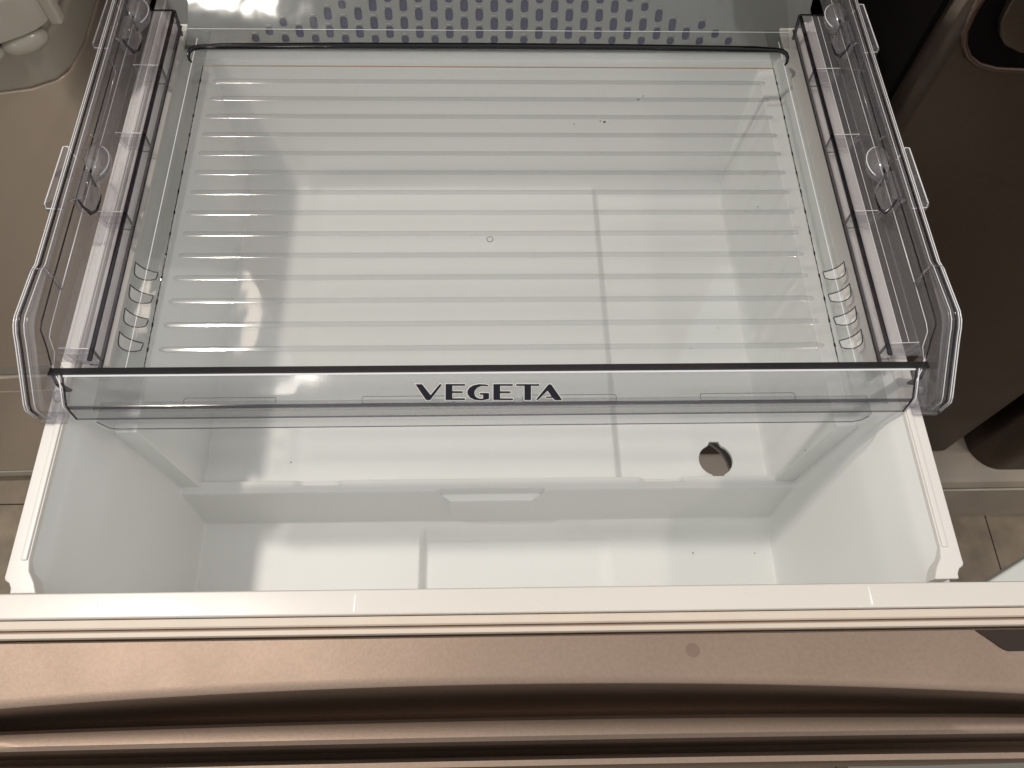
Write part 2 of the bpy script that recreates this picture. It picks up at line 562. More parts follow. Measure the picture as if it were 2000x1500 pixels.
# outer skirt and rims
bm = bmesh.new()
for s in (-1, 1):
    poly = [(0.2915, 0.7980), (0.2915, 0.1290), (0.2900, 0.1220), (0.2855, 0.1150), (0.2825, 0.1080), (0.2985, 0.1080), (0.2988, 0.1115), (0.3005, 0.1145),
            (0.3030, 0.1160), (0.3042, 0.1185), (0.3040, 0.1230), (0.3032, 0.7980)]
    prism(bm, [(BX + s * a, b) for a, b in poly], ident, -0.5165, -0.5035)
    part("rim", bm, "rim", binr, bevel=0.0009)
    bm = bmesh.new()
    box(bm, BX + s * 0.2925, BX + s * 0.2965, 0.1285, 0.795, -0.5040, -0.5021)
    part("rim_bead", bm, "rim", binr, bevel=0.0008)
    bm = bmesh.new()
    box(bm, BX + s * 0.2980, BX + s * 0.3000, 0.112, 0.796, -0.75, -0.5167)
    part("outer_wall", bm, "bin", binr)
    bm = bmesh.new()
bm.free()
for s in (-1, 1):
    bm = bmesh.new()
    box(bm, BX + s * 0.2715, BX + s * 0.2912, 0.262, 0.780, -0.5105, -0.5068)
    part("rail_ledge", bm, "rim", binr, bevel=0.0008)
part("rear_rim", bbox(BX - 0.2913, BX + 0.2913, 0.795, 0.806, -0.5165, -0.5037), "rim", binr, bevel=0.0009)
part("outer_wall", bbox(BX - 0.2978, BX + 0.2978, 0.7975, 0.7995, -0.75, -0.5170), "bin", binr)
# bottom closes the bin, with the same hole
part("bin_bottom", holed_plate([(BX - 0.297, 0.112), (BX + 0.297, 0.112), (BX + 0.297, 0.795), (BX - 0.297, 0.795)],
                               [[(BX + HXC + (a - BX - HXC) * 2.0, HYC + 0.01 + (b - HYC) * 2.2) for a, b in hole]], ident, -0.7455, -0.7500), "bin", binr)
for (x, y, z, r) in ((0.2750 - .02, 0.186, -0.7405, 0.0006), (0.262, 0.235, -0.600, 0.0005), (0.236 - .04, 0.187, -0.7405, 0.0007), (-0.175, 0.2285 + .03, -0.6768, 0.0006)):
    bm = bmesh.new()
    bmesh.ops.create_icosphere(bm, subdivisions=1, radius=r, matrix=Matrix.Translation((x, y, z + .0002)))
    part("dark_speck", bm, "speck", binr)

# ------------------------------------------------------------------ clear tray
TX = 0.0085
tray = thing("clear_tray", "clear plastic ribbed tray with VEGETA lettering on its front lip, resting across the white bin", "tray",
             (TX, 0.40, ZC - 0.5), -0.002)
part("floor_panel", holed_plate([(TX - 0.2462, 0.2300), (TX + 0.2452, 0.2300), (TX + 0.2498, 0.5577), (TX - 0.2492, 0.5577)], [], ident, -0.5025, -0.5000), "clear", tray)


def rib_mesh():
    bm = bmesh.new()
    prof = []
    prr = [(-0.0029, 0.0), (-0.0027, 0.00010), (-0.0016, 0.00035), (-0.0002, 0.00066), (0.0012, 0.00098), (0.0017, 0.00100), (0.0022, 0.0007), (0.0026, 0.0)]
    n = len(prr) - 1
    xs_ = [-0.2395, -0.2390, -0.2375, -0.2355, 0.2355, 0.2375, 0.2390, 0.2395]
    sc_ = [0.15, 0.45, 0.8, 1, 1, 0.8, 0.45, 0.15]
    rings = []
    for x, s in zip(xs_, sc_):
        rings.append([bm.verts.new((x, p_[0] * s * 0.86, 0.0002 + p_[1] * s * 0.86)) for p_ in prr])
    for A, B in zip(rings[:-1], rings[1:]):
        for i in range(n):
            bm.faces.new((A[i], A[i + 1], B[i + 1], B[i]))
    bmesh.ops.recalc_face_normals(bm, faces=bm.faces)
    me = bpy.data.meshes.new("rib")
    bm.to_mesh(me)
    bm.free()
    me.materials.append(M["rib"])
    me.shade_smooth()
    return me


rm = rib_mesh()
ribys = [0.2775 + 0.0202 * i for i in range(14)]
for y in ribys:
    o = link("rib", rm, None, tray)
    o.location = (0.0002, y - 0.40, -0.0001)
# round ejector mark
bm = bmesh.new()
tube(bm, [(0.0051 + 0.0024 * cos(a), 0.3729 + 0.0024 * sin(a), -0.4999) for a in np.linspace(0, 2 * pi, 25)[:-1]], 0.00025, 6, closed=True)
part("mould_mark", bm, "hair", tray)
cres0 = [(-0.2605, 0.3523), (-0.2601, 0.3449), (-0.2592, 0.3412), (-0.2572, 0.3388), (-0.2543, 0.3370), (-0.2517, 0.3360), (-0.2492, 0.3357),
         (-0.2460, 0.3360), (-0.2431, 0.3370), (-0.2423, 0.3420), (-0.2427, 0.3430), (-0.2460, 0.3436), (-0.2501, 0.3448), (-0.2535, 0.3463), (-0.2563, 0.3481), (-0.2588, 0.3503)]
dys = [0, -0.0202, -0.0404, -0.0602]


def chz(x):
    a = abs(x - TX)
    return float(np.interp(a, [0.2465, 0.2495, 0.262, 0.2740, 0.2760], [-0.5001, -0.4996, -0.4985, -0.4992, -0.4985]))


for s in (-1, 1):
    holes = []
    for dy in dys:
        pl = [(TX + s * (-(a - TX)), b + dy - (0.0018 if s > 0 else 0)) for a, b in cres0]
        holes.append(pl)
    out = []
    ysl = [0.2300, 0.33, 0.45, 0.56, 0.606]
    inn = [TX + s * (0.2466 + (y - 0.23) * 0.0098) for y in ysl]
    outer = [(x, y) for x, y in zip(inn, ysl)] + [(TX + s * 0.2760, 0.606), (TX + s * 0.2752, 0.2300)]
    part("side_channel", holed_plate(outer, holes, lambda a, b, t: (a, b, chz(a) + t), 0.0, -0.002), "channel", tray)
    for pl in holes:
        bm = bmesh.new()
        tube(bm, [(a, b, chz(a)) for a, b in pl], 0.00042, 6, closed=True)
        part("slot_edge", bm, "hair" if s > 0 else "hair", tray)
    # seam between ribbed floor and channel, a fine wavy dark line
    pts = []
    rr = []
    y = 0.262
    while y < 0.5585:
        near = min(abs(y - r_) for r_ in ribys)
        pts.append((TX + s * (0.2466 + (y - 0.23) * 0.0098) + random.uniform(-1, 1) * 0.00012, y, -0.4996))
        rr.append(0.0007 if near < 0.0016 else random.choice([0.00022, 0.0003, 0.00042]))
        y += 0.0016
    bm = bmesh.new()
    tube(bm, pts, rr, 6)
    part("seam_line", bm, "edge2", tray)
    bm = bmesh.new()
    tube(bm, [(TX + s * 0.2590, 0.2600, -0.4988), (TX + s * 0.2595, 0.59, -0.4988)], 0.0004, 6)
    part("channel_glint", bm, "glint", tray)  # pale thread painted as the highlight along the channel ridge
    # step between channel and ledge
    bm = bmesh.new()
    box(bm, TX + s * 0.2755, TX + s * 0.2773, 0.2600, 0.606, -0.4985, -0.4842)
    part("step_wall", bm, "stepwall", tray)
    bm = bmesh.new()
    box(bm, TX + s * 0.2750, TX + s * 0.2780, 0.2600, 0.606, -0.4995, -0.4978)
    part("step_foot", bm, "edge", tray, bevel=0.0005)
    bm = bmesh.new()
    box(bm, TX + s * 0.2752, TX + s * 0.2784, 0.2600, 0.6055, -0.4845, -0.4826)
    part("step_crest", bm, "edge", tray, bevel=0.0006)
    bm = bmesh.new()
    box(bm, TX + s * 0.2786, TX + s * 0.2998, 0.2600, 0.606, -0.4850, -0.4832)
    part("side_ledge", bm, "side", tray)
    # three fine moulding lines on the ledge
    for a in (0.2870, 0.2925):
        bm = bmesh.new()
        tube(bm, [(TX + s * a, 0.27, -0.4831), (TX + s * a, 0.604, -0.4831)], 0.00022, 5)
        part("ledge_line", bm, "glint", tray)
    # brackets under the ledge
    for y in (0.2690, 0.3860, 0.4640, 0.5390):
        bm = bmesh.new()
        w = 0.0040
        for yy in (y, y - w):
            prism(bm, [(TX + s * 0.2765, -0.4828), (TX + s * 0.2990, -0.4828), (TX + s * 0.2950, -0.4965), (TX + s * 0.2765, -0.4975)],
                  lambda a, b, t: (a, t, b), yy, yy - 0.0007)
        part("bracket", bm, "side", tray)
        bm = bmesh.new()
        tube(bm, [(TX + s * 0.2768, y, -0.4832), (TX + s * 0.2768, y - .001, -0.4995)], 0.0010, 6)
        tube(bm, [(TX + s * 0.2768, y - w, -0.4990), (TX + s * 0.2840, y - w, -0.4985)], 0.0006, 6)
        part("bracket_edge", bm, "edge", tray)
        bm = bmesh.new()
        tube(bm, [(TX + s * 0.2790, y, -0.4826), (TX + s * 0.2992, y + .0006, -0.4826), (TX + s * 0.2952, y - .0005, -0.4965), (TX + s * 0.2800, y - 0.001, -0.4968)], 0.00032, 6)
        part("bracket_edge", bm, "glint", tray)
    # side wall with sloping front corner
    def wall_poly():
        return [(0.664, -0.4530), (0.310, -0.4530), (0.276, -0.4540), (0.266, -0.4570), (0.2575, -0.4630), (0.2270, -0.4845), (0.2250, -0.4870),
                (0.2250, -0.4985), (0.2600, -0.4985), (0.2620, -0.4850), (0.664, -0.4850)]
    bm = bmesh.new()
    prism(bm, wall_poly(), lambda a, b, t: (TX + s * (t + (b + 0.485) * 0.06), a, b), 0.2998, 0.3012)
    part("side_wall", bm, "side", tray)
    # rounded front corner post of the wall, joined to the lip
    path = [(0.664, -0.4510), (0.316, -0.4510), (0.311, -0.4508), (0.276, -0.4512), (0.270, -0.4525), (0.2650, -0.4555), (0.2600, -0.4600), (0.2270, -0.4832), (0.2245, -0.4865), (0.2245, -0.4990)]
    for a, dz, r, m_ in ((0.3015, 0.0004, 0.0006, "glass"), (0.3030, 0.0008, 0.00030, "glint"), (0.3062, 0.0008, 0.0008, "hair"), (0.3085, 0.0004, 0.0004, "glint"), (0.3103, -0.0001, 0.00042, "glint"), (0.2995, -0.0065, 0.0005, "hair"), (0.2985, -0.016, 0.0003, "glint")):
        pts = []
        for (yy, zz) in path:
            wide = 0.0035 * (1 - float(ss(0.305, 0.315, np.array(yy))))
            if a < 0.30 and yy < 0.27:
                continue
            k_ = 1 if a > 0.3 else 0
            pts.append((TX + s * (a + wide * k_ - (0.0015 if yy < 0.23 else 0)), yy, zz + dz))
        if a < 0.30:
            pts.append((pts[-1][0], 0.2640, pts[-1][2] - 0.010))
            pts.append((TX + s * 0.3000, 0.2530, -0.4850))
        bm = bmesh.new()
        tube(bm, pts, r, 8)
        part("rim_bead", bm, m_, tray, smooth=True)
    # flat flange between the beads
    bm = bmesh.new()
    ring = []
    for (yy, zz) in path:
        wide = 0.0035 * (1 - float(ss(0.305, 0.315, np.array(yy))))
        ring.append([bm.verts.new((TX + s * (xx), yy, zz + dz)) for xx, dz in ((0.3012, -0.0004), (0.3100 + wide, -0.0008), (0.3104 + wide, -0.0060), (0.3098 + wide, -0.0060), (0.3090 + wide, -0.0018), (0.3014, -0.0014))])
    for A, B in zip(ring[:-1], ring[1:]):
        for j in range(6):
            bm.faces.new((A[j], A[(j + 1) % 6], B[(j + 1) % 6], B[j]))
    bm.faces.new(ring[0]); bm.faces.new(ring[-1])
    part("rim_flange", bm, "side", tray, auto=30)
    # small step where the flange widens
    bm = bmesh.new()
    tube(bm, [(TX + s * 0.3130, 0.3090, -0.4520), (TX + s * 0.3110, 0.3115, -0.4505), (TX + s * 0.3020, 0.3125, -0.4495), (TX + s * 0.2985, 0.3085, -0.4560), (TX + s * 0.2965, 0.3060, -0.4640)], [.0009, .001, .0009, .0012, .0017], 8)
    part("flange_step", bm, "glass", tray, smooth=True)
    bm = bmesh.new()
    tube(bm, [(TX + s * 0.2965, 0.3060, -0.4640), (TX + s * 0.2965, 0.375, -0.4640)], 0.0004, 6)
    part("pocket_edge", bm, "glint", tray, smooth=True)
    bm = bmesh.new()
    tube(bm, [(TX + s * 0.2975, 0.43, -0.4600), (TX + s * 0.2975, 0.505, -0.4600), (TX + s * 0.3005, 0.515, -0.4520)], 0.0007, 6)
    part("pocket_edge", bm, "glass", tray, smooth=True)
    # foot plate of the corner
    bm = bmesh.new()
    box(bm, TX + s * 0.2915, TX + s * 0.3095, 0.2215, 0.2295, -0.5028, -0.4992)
    part("corner_foot", bm, "glass", tray, bevel=0.0008)
    bm = bmesh.new()
    prism(bm, [(0.2905, -0.4815), (0.3010, -0.4800), (0.3010, -0.4985), (0.2905, -0.4985)], lambda a, b, t: (TX + s * a, 0.2475 + (b + 0.4815) * 1.22 + t, b), 0, 0.0014)
    part("corner_web", bm, "side", tray)
    bm = bmesh.new()
    tube(bm, [(TX + s * 0.3010, 0.2545, -0.4825), (TX + s * 0.2985, 0.2490, -0.4835), (TX + s * 0.2950, 0.2440, -0.4860), (TX + s * 0.2905, 0.2410, -0.4890), (TX + s * 0.2870, 0.2410, -0.4900)],
         [.0006, .0012, .0019, .0021, .0010], 8, flat=0.7)
    part("corner_hook", bm, "edge2", tray, smooth=True)
    for a, b in ((0.2985, 0.2545), (0.2975, 0.2515), (0.2945, 0.2465)):
        bm = bmesh.new()
        tube(bm, [(TX + s * (a + .0025), b + .004, -0.4815), (TX + s * a, b, -0.4815), (TX + s * (a - 0.003), b - 0.006, -0.486), (TX + s * (a - 0.0035), b - 0.018, -0.4975)], 0.0004, 6)
        part("corner_line", bm, "glint", tray, smooth=True)
    bm = bmesh.new()
    bmesh.ops.create_uvsphere(bm, u_segments=14, v_segments=8, radius=0.0045, matrix=Matrix.Translation((TX + s * 0.2965, 0.2375, -0.492)) @ Matrix.Diagonal((0.7, 1, 0.8, 1)))
    part("corner_boss", bm, "glass", tray, smooth=True)
    # clips on the rim
    for yc in (0.4020, 0.5650):
        clip = bpy.data.objects.new("clip", None)
        COL.objects.link(clip)
        clip.parent = tray
        clip.location = (0, 0, 0)
        # outer tab
        bm = bmesh.new()
        ya, yb = yc - 0.0290, yc + 0.0290
        prism(bm, [(0.3100, ya), (0.3215, ya), (0.3235, ya + 0.004), (0.3225, yb), (0.3100, yb)], lambda a, b, t: (TX + s * a, b, t), -0.4630, -0.4640)
        part("tab", bm, "side", clip)
        bm = bmesh.new()
        tube(bm, [(TX + s * 0.3100, ya - .001, -0.4625), (TX + s * 0.3215, ya, -0.4625), (TX + s * 0.3237, ya + 0.004, -0.4625), (TX + s * 0.3228, yb, -0.4625), (TX + s * 0.3195, yb + .0004, -0.4625), (TX + s * 0.3100, yb - 0.012, -0.4625)], 0.00055, 6)
        part("tab_edge", bm, "glint", clip, smooth=True)
        bm = bmesh.new()
        prism(bm, [(0.3095, -0.4520), (0.3228, -0.4622), (0.3228, -0.4700), (0.3095, -0.4640)], lambda a, b, t: (TX + s * a, t, b), yc + 0.0015, yc + 0.0030)
        part("tab_web", bm, "glass", clip)
        bm = bmesh.new()
        prism(bm, [(0.3095, -0.4520), (0.3225, -0.4600), (0.3225, -0.4680), (0.3095, -0.4640)], lambda a, b, t: (TX + s * a, t, b), ya, ya + 0.0015)
        part("tab_web", bm, "glass", clip)
        # rounded pocket moulded on the inside
        bm = bmesh.new()
        bmesh.ops.create_uvsphere(bm, u_segments=20, v_segments=12, radius=1.0)
        bmesh.ops.delete(bm, geom=[v for v in bm.verts if v.co.x > 0.15], context="VERTS")
        for v in bm.verts:
            v.co = Vector((TX + s * (0.3000 + v.co.x * 0.0120), yc + 0.0160 + v.co.y * 0.0165, -0.4665 + v.co.z * 0.0105))
        o = part("pocket", bm, "side", clip, smooth=True)
        sm = o.modifiers.new("solid", "SOLIDIFY")
        sm.thickness = 0.0010
        bm = bmesh.new()
        tube(bm, [(TX + s * (0.2995 - 0.0118 * sin(a)), yc + 0.0160 + 0.0165 * cos(a), -0.4650) for a in np.linspace(0.0, 2.4, 12)], 0.00045, 6)
        part("pocket_edge", bm, "glint", clip, smooth=True)
        # body below the pocket and curled hook at its front
        bm = bmesh.new()
        prism(bm, [(0.3010, yc - 0.0280), (0.3010, yc), (0.2935, yc - 0.001), (0.2905, yc - 0.008), (0.2905, yc - 0.0250)], lambda a, b, t: (TX + s * a, b, t), -0.4720, -0.4550)
        part("block", bm, "side", clip, bevel=0.001)
        bm = bmesh.new()
        tube(bm, [(TX + s * 0.3005, yc - 0.0250, -0.4560), (TX + s * 0.2975, yc - 0.0255, -0.4560), (TX + s * 0.2945, yc - 0.0295, -0.4600), (TX + s * 0.2900, yc - 0.0325, -0.4640), (TX + s * 0.2872, yc - 0.0290, -0.4650), (TX + s * 0.2865, yc - 0.0200, -0.4650), (TX + s * 0.2868, yc - 0.014, -0.4650)],
             [.0006, .0007, .0009, .0016, .0011, .0006, .0004], 10)
        part("hook", bm, "edge", clip, smooth=True)
        bm = bmesh.new()
        tube(bm, [(TX + s * 0.2965, yc + 0.026, -0.4600), (TX + s * 0.2955, yc - 0.022, -0.4600)], 0.0009, 8)
        part("stiffener", bm, "edge", clip, smooth=True)
        bm = bmesh.new()
        tube(bm, [(TX + s * 0.2960, yc + 0.001, -0.4590), (TX + s * 0.2905, yc - 0.0095, -0.4620)], 0.0008, 8)
        part("stiffener", bm, "edge", clip, smooth=True)
        bm = bmesh.new()
        tube(bm, [(TX + s * 0.3000, yc + 0.0090, -0.4530), (TX + s * 0.2960, yc + 0.001, -0.4580), (TX + s * 0.3000, yc + 0.0003, -0.4560)], 0.0005, 8)
        part("stiffener", bm, "glass", clip, smooth=True)
        bm = bmesh.new()
        tube(bm, [(TX + s * 0.3005, yc + 0.0330, -0.4540), (TX + s * 0.2965, yc + 0.0325, -0.4580)], 0.0007, 8)
        part("stiffener", bm, "glass", clip, smooth=True)
        bm = bmesh.new()
        tube(bm, [(TX + s * 0.3005, yc - 0.0300, -0.4520), (TX + s * 0.2975, yc - 0.0300, -0.4560)], 0.0012, 8)
        part("stiffener", bm, "glass", clip, smooth=True)

# front lip
lp0 = (0.2475, -0.4800)
lp1 = (0.2310, -0.4935)
HL = 0.2905
front = bpy.data.objects.new("front_lip", None)
bm = bmesh.new()
sweep_x(bm, [(TX + x, [(0.2480, -0.4804), lp0, lp1, (0.2298, -0.4958), (0.2303, -0.4970), (0.2330, -0.4955), (0.2490, -0.4822)]) for x in (-HL, HL)])
front = part("front_lip", bm, "lip", tray, auto=30)
bm = bmesh.new()
sweep_x(bm, [(TX + x, [(0.2534, -0.4816), (0.2530, -0.4804), (0.2482, -0.4794), (0.2474, -0.4800), (0.2484, -0.4830), (0.2532, -0.4835)]) for x in (-0.3000, 0.3000)])
part("lip_top_edge", bm, "lipedge", front, label="dark glossy top edge of the lip")
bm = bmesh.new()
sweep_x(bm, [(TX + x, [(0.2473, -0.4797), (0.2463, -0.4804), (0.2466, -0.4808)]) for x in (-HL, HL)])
part("lip_highlight", bm, "glint", front)
bm = bmesh.new()
sweep_x(bm, [(TX + x, [(0.2310, -0.4936), (0.2303, -0.4937), (0.2292, -0.4958), (0.2296, -0.4964)]) for x in (-HL, HL)])
part("lip_groove", bm, "groove", front)
bm = bmesh.new()
sweep_x(bm, [(TX + x, [(0.2290, -0.4966), (0.2254, -0.5025), (0.2262, -0.5030), (0.2300, -0.4972)]) for x in (-HL + .003, HL - .003)])
part("lower_band", bm, "lip", front)
bm = bmesh.new()
tube(bm, [(TX - HL + .004, 0.2253, -0.5028), (TX + HL - .004, 0.2253, -0.5028)], 0.0006, 6)
part("band_edge", bm, "groove", front)
bm = bmesh.new()
prism(bm, [(-0.2750, 0.2252), (-0.2650, 0.2205), (-0.2600, 0.2198), (0.2510, 0.2198), (0.2580, 0.2212), (0.2660, 0.2252), (0.2660, 0.2400), (-0.2750, 0.2400)],
      lambda a, b, t: (TX + a, b, t), -0.5085, -0.5068)
part("under_lip", bm, "lip", front)
bm = bmesh.new()
tube(bm, [(TX - 0.2750, 0.2250, -0.5075), (TX - 0.2650, 0.2204, -0.5075), (TX - 0.2600, 0.2197, -0.5075), (TX + 0.2510, 0.2197, -0.5075), (TX + 0.2580, 0.2211, -0.5075), (TX + 0.2640, 0.2240, -0.5075)], 0.0004, 6)
part("under_lip_edge", bm, "groove", front)
for s in (-1, 1):
    bm = bmesh.new()
    x = TX + s * HL
    tube(bm, [(x, 0.2490, -0.4800), (x, 0.2475, -0.4798), (x, 0.2310, -0.4935), (x - s * 0.0015, 0.2285, -0.4975), (x - s * 0.004, 0.2253, -0.5028)], 0.0007, 8)
    part("lip_end", bm, "edge", front, smooth=True)
    bm = bmesh.new()
    x = TX + s * (HL + 0.0022)
    tube(bm, [(x, 0.2475, -0.4800), (x, 0.2310, -0.4935), (x - s * 0.001, 0.2285, -0.4985)], 0.00045, 8)
    part("lip_end", bm, "glint", front, smooth=True)
for xa, xb in ((-0.2068, -0.1439), (-0.0848, -0.0211), (0.0266, 0.0921), (0.1516, 0.2187)):
    bm = bmesh.new()
    y0, y1 = 0.2335, 0.2390
    r = 0.0016
    pts = []
    for cxx, cyc, a0 in ((xb - r, y1 - r, 0), (xa + r, y1 - r, 90), (xa + r, y0 + r, 180), (xb - r, y0 + r, 270)):
        for a in (0, 30, 60, 90):
            pts.append((cxx + r * cos(radians(a0 + a)), cyc + r * sin(radians(a0 + a)), -0.4996))
    tube(bm, pts, 0.00022, 5, closed=True)
    part("drain_outline", bm, "hair", tray)

E_ = Vector((0, -0.7739573, -0.6332378))
N_ = Vector((0, 0.6332378, -0.7739573)) * -1


def on_lip(u, v, t):
    p = Vector((u, 0.2475, -0.480)) + E_ * v + N_ * t
    return (p.x, p.y, p.z)


LET = [
 [[-0.04689, 0.00815], [-0.04239, 0.00819], [-0.03677, 0.01581], [-0.03051, 0.00832], [-0.02926, 0.00833], [-0.02927, 0.0091], [-0.03717, 0.01937], [-0.03968, 0.01934], [-0.0403, 0.01881]],
 [[-0.02643, 0.00817], [-0.0134, 0.0083], [-0.01309, 0.00895], [-0.0136, 0.00946], [-0.02188, 0.00937], [-0.02196, 0.01325], [-0.01517, 0.01332], [-0.01487, 0.01397], [-0.01519, 0.01455], [-0.02198, 0.01448], [-0.02205, 0.01824], [-0.01355, 0.01833], [-0.01312, 0.01899], [-0.01357, 0.0195], [-0.02667, 0.01936]],
 [[0.00261, 0.00976], [0.00198, 0.01008], [9e-05, 0.00967], [-0.00242, 0.00977], [-0.00495, 0.01097], [-0.00655, 0.0129], [-0.00701, 0.01464], [-0.00659, 0.01646], [-0.00535, 0.0179], [-0.00315, 0.01871], [-0.00101, 0.0186], [-0.00098, 0.016], [-0.00312, 0.01572], [-0.00343, 0.0152], [-0.00311, 0.01468], [0.00269, 0.01475], [0.00306, 0.01514], [0.00303, 0.01884], [-1e-05, 0.01959], [-0.00317, 0.01988], [-0.00695, 0.01938], [-0.01008, 0.01772], [-0.01162, 0.01543], [-0.01171, 0.01316], [-0.0103, 0.01092], [-0.00744, 0.0092], [-0.00367, 0.00847], [0.0001, 0.00864], [0.00249, 0.00918]],
 [[0.00608, 0.00851], [0.01917, 0.00864], [0.01949, 0.00929], [0.01898, 0.0098], [0.01066, 0.00972], [0.01064, 0.0136], [0.01746, 0.01367], [0.01777, 0.01433], [0.01745, 0.01491], [0.01064, 0.01483], [0.01062, 0.0186], [0.01915, 0.0187], [0.01959, 0.01935], [0.01915, 0.01987], [0.00599, 0.01972]],
 [[0.02182, 0.00867], [0.03728, 0.00883], [0.03754, 0.00948], [0.03729, 0.01], [0.03173, 0.00994], [0.03176, 0.02001], [0.02732, 0.01996], [0.02731, 0.00989], [0.02182, 0.00983], [0.0215, 0.00931]],
 [[0.0436, 0.00922], [0.04486, 0.00891], [0.04582, 0.00937], [0.05309, 0.01986], [0.0529, 0.02025], [0.04814, 0.02019], [0.04672, 0.01848], [0.04209, 0.01843], [0.04177, 0.01797], [0.04221, 0.01758], [0.04589, 0.01762], [0.04313, 0.01343], [0.0367, 0.01987], [0.03575, 0.02006], [0.03543, 0.01953]],
]


def curve_solid(pts, offset, half):
    """outline -> filled, offset and extruded solid, as a bmesh in outline coordinates"""
    cu = bpy.data.curves.new("c", "CURVE")
    cu.dimensions = "2D"
    cu.fill_mode = "BOTH"
    sp = cu.splines.new("POLY")
    sp.points.add(len(pts) - 1)
    ar = sum(pts[i][0] * pts[(i + 1) % len(pts)][1] - pts[(i + 1) % len(pts)][0] * pts[i][1] for i in range(len(pts)))
    if ar < 0:
        pts = pts[::-1]
    for i, (a, b) in enumerate(pts):
        sp.points[i].co = (a * 100, b * 100, 0, 1)
    sp.use_cyclic_u = True
    cu.offset = offset * 100
    cu.extrude = half * 100
    o = bpy.data.objects.new("c", cu)
    COL.objects.link(o)
    dg = bpy.context.evaluated_depsgraph_get()
    me = bpy.data.meshes.new_from_object(o.evaluated_get(dg))
    bm = bmesh.new()
    bm.from_mesh(me)
    bpy.data.objects.remove(o)
    bpy.data.meshes.remove(me)
    for v in bm.verts:
        v.co = v.co / 100
    return bm


SX = 0.0000
for pl in LET:
    bm = curve_solid(pl, 0.0005, 0.0002)
    for v in bm.verts:
        v.co = Vector(on_lip(v.co.x + SX, v.co.y, v.co.z + 0.0003))
    part("letter_border", bm, "letterrim", front)
    bm = curve_solid(pl, 0.0, 0.0002)
    for v in bm.verts:
        v.co = Vector(on_lip(v.co.x + SX, v.co.y, v.co.z + 0.0006))
    part("letter", bm, "letter", front)

# rear of the tray: strip, dark bar, curved clear wall
part("rear_strip", bbox(TX - 0.2490, TX + 0.2498, 0.5590, 0.5650, -0.5010, -0.4985), "clear", tray)
bm = bmesh.new()
tube(bm, [(TX - 0.2490, 0.5583, -0.5000), (TX + 0.2495, 0.5583, -0.5000)], 0.00055, 6)
part("rear_seam", bm, "stain", tray)
pts = [(-0.2565, 0.5535, -0.4925), (-0.2580, 0.5545, -0.4900), (-0.2585, 0.5580, -0.4880), (-0.2575, 0.5615, -0.4870), (-0.2545, 0.5640, -0.4865), (-0.2490, 0.5655, -0.4865), (-0.23, 0.5664, -0.4865),
       (-0.12, 0.5680, -0.4865), (0, 0.5685, -0.4865), (0.12, 0.5680, -0.4865), (0.23, 0.5664, -0.4865), (0.2490, 0.5655, -0.4865), (0.2545, 0.5640, -0.4865), (0.2575, 0.5615, -0.4870), (0.2585, 0.5580, -0.4880), (0.2580, 0.5545, -0.4900), (0.2565, 0.5535, -0.4925)]
bm = bmesh.new()
tube(bm, [(TX + a, b, c) for a, b, c in pts], [.0008, .0012, .0015, .0018, .0021, .0021] + [.0027] * 5 + [.0021, .0021, .0018, .0015, .0012, .0008], 12)
part("rear_edge_bar", bm, "edge2", tray, smooth=True, label="dark rounded rear edge of the tray")
bm = bmesh.new()
tube(bm, [(TX + a, b - 0.0022, c + 0.0006) for a, b, c in pts[6:11]], 0.0005, 6)
part("rear_edge_line", bm, "hair", tray, smooth=True)
bm = bmesh.new()
prf = [(0.5690, -0.4875), (0.5720, -0.4862), (0.5820, -0.48070), (0.5920, -0.47485), (0.6020, -0.46875), (0.6150, -0.4606), (0.6300, -0.4511), (0.6450, -0.4412)]
sweep_x(bm, [(TX + x, [(y + 0.012 * (x / 0.26) ** 2 * min(1, (y - 0.569) / 0.02), z) for y, z in prf + [(y + 0.0012, z - 0.0010) for y, z in prf[::-1]]]) for x in np.linspace(-0.262, 0.262, 40)])
part("rear_wall", bm, "rearwall", tray, auto=40)
for y, z in ((0.5815, -0.4812), ):
    bm = bmesh.new()
    tube(bm, [(TX - 0.262, y, z), (TX + 0.262, y, z)], 0.0002, 5)
    part("rear_wall_line", bm, "glint", tray)
for s in (-1, 1):
    bm = bmesh.new()
    tube(bm, [(TX + s * 0.2765, 0.606, -0.4828), (TX + s * 0.3000, 0.606, -0.4828)], 0.0008, 6)
    tube(bm, [(TX + s * 0.2720, 0.5900, -0.4960), (TX + s * 0.2765, 0.606, -0.4828)], 0.0014, 6)
    part("ledge_end", bm, "edge", tray)

for x, y, r in [(0.1341, 0.52, 0.0008), (0.139, 0.5242, 0.0006), (0.1029, 0.4941, 0.0011), (0.0995, 0.4952, 0.0006), (0.0772, 0.4917, 0.0005), (0.2194, 0.4041, 0.0005), (0.1496, 0.2753, 0.0004), (-0.0986, 0.4143, 0.0004), (-0.1513, 0.3795, 0.0004), (0.1718, 0.2923, 0.0004)]:
    bm = bmesh.new()
    bmesh.ops.create_icosphere(bm, subdivisions=1, radius=r, matrix=Matrix.Translation((x, y, -0.4998)) @ Matrix.Diagonal((1.4, 1, 0.3, 1)))
    part("dust_speck", bm, "speck", tray)

# ------------------------------------------------------------------ perforated grey panel behind
pan = thing("perforated_panel", "grey panel with staggered rows of purple oblong holes behind the tray", "panel", (0.012, 0.61, ZC - 0.523), -0.002)
sl = Vector((0, 0.4472, 0.8944))     # up the slope
nn = Vector((0, -0.8944, 0.4472))


def on_pan(a, b, t):
    p = Vector((0.012 + a, 0.61, -0.523)) + sl * b + nn * t
    return (p.x, p.y, p.z)


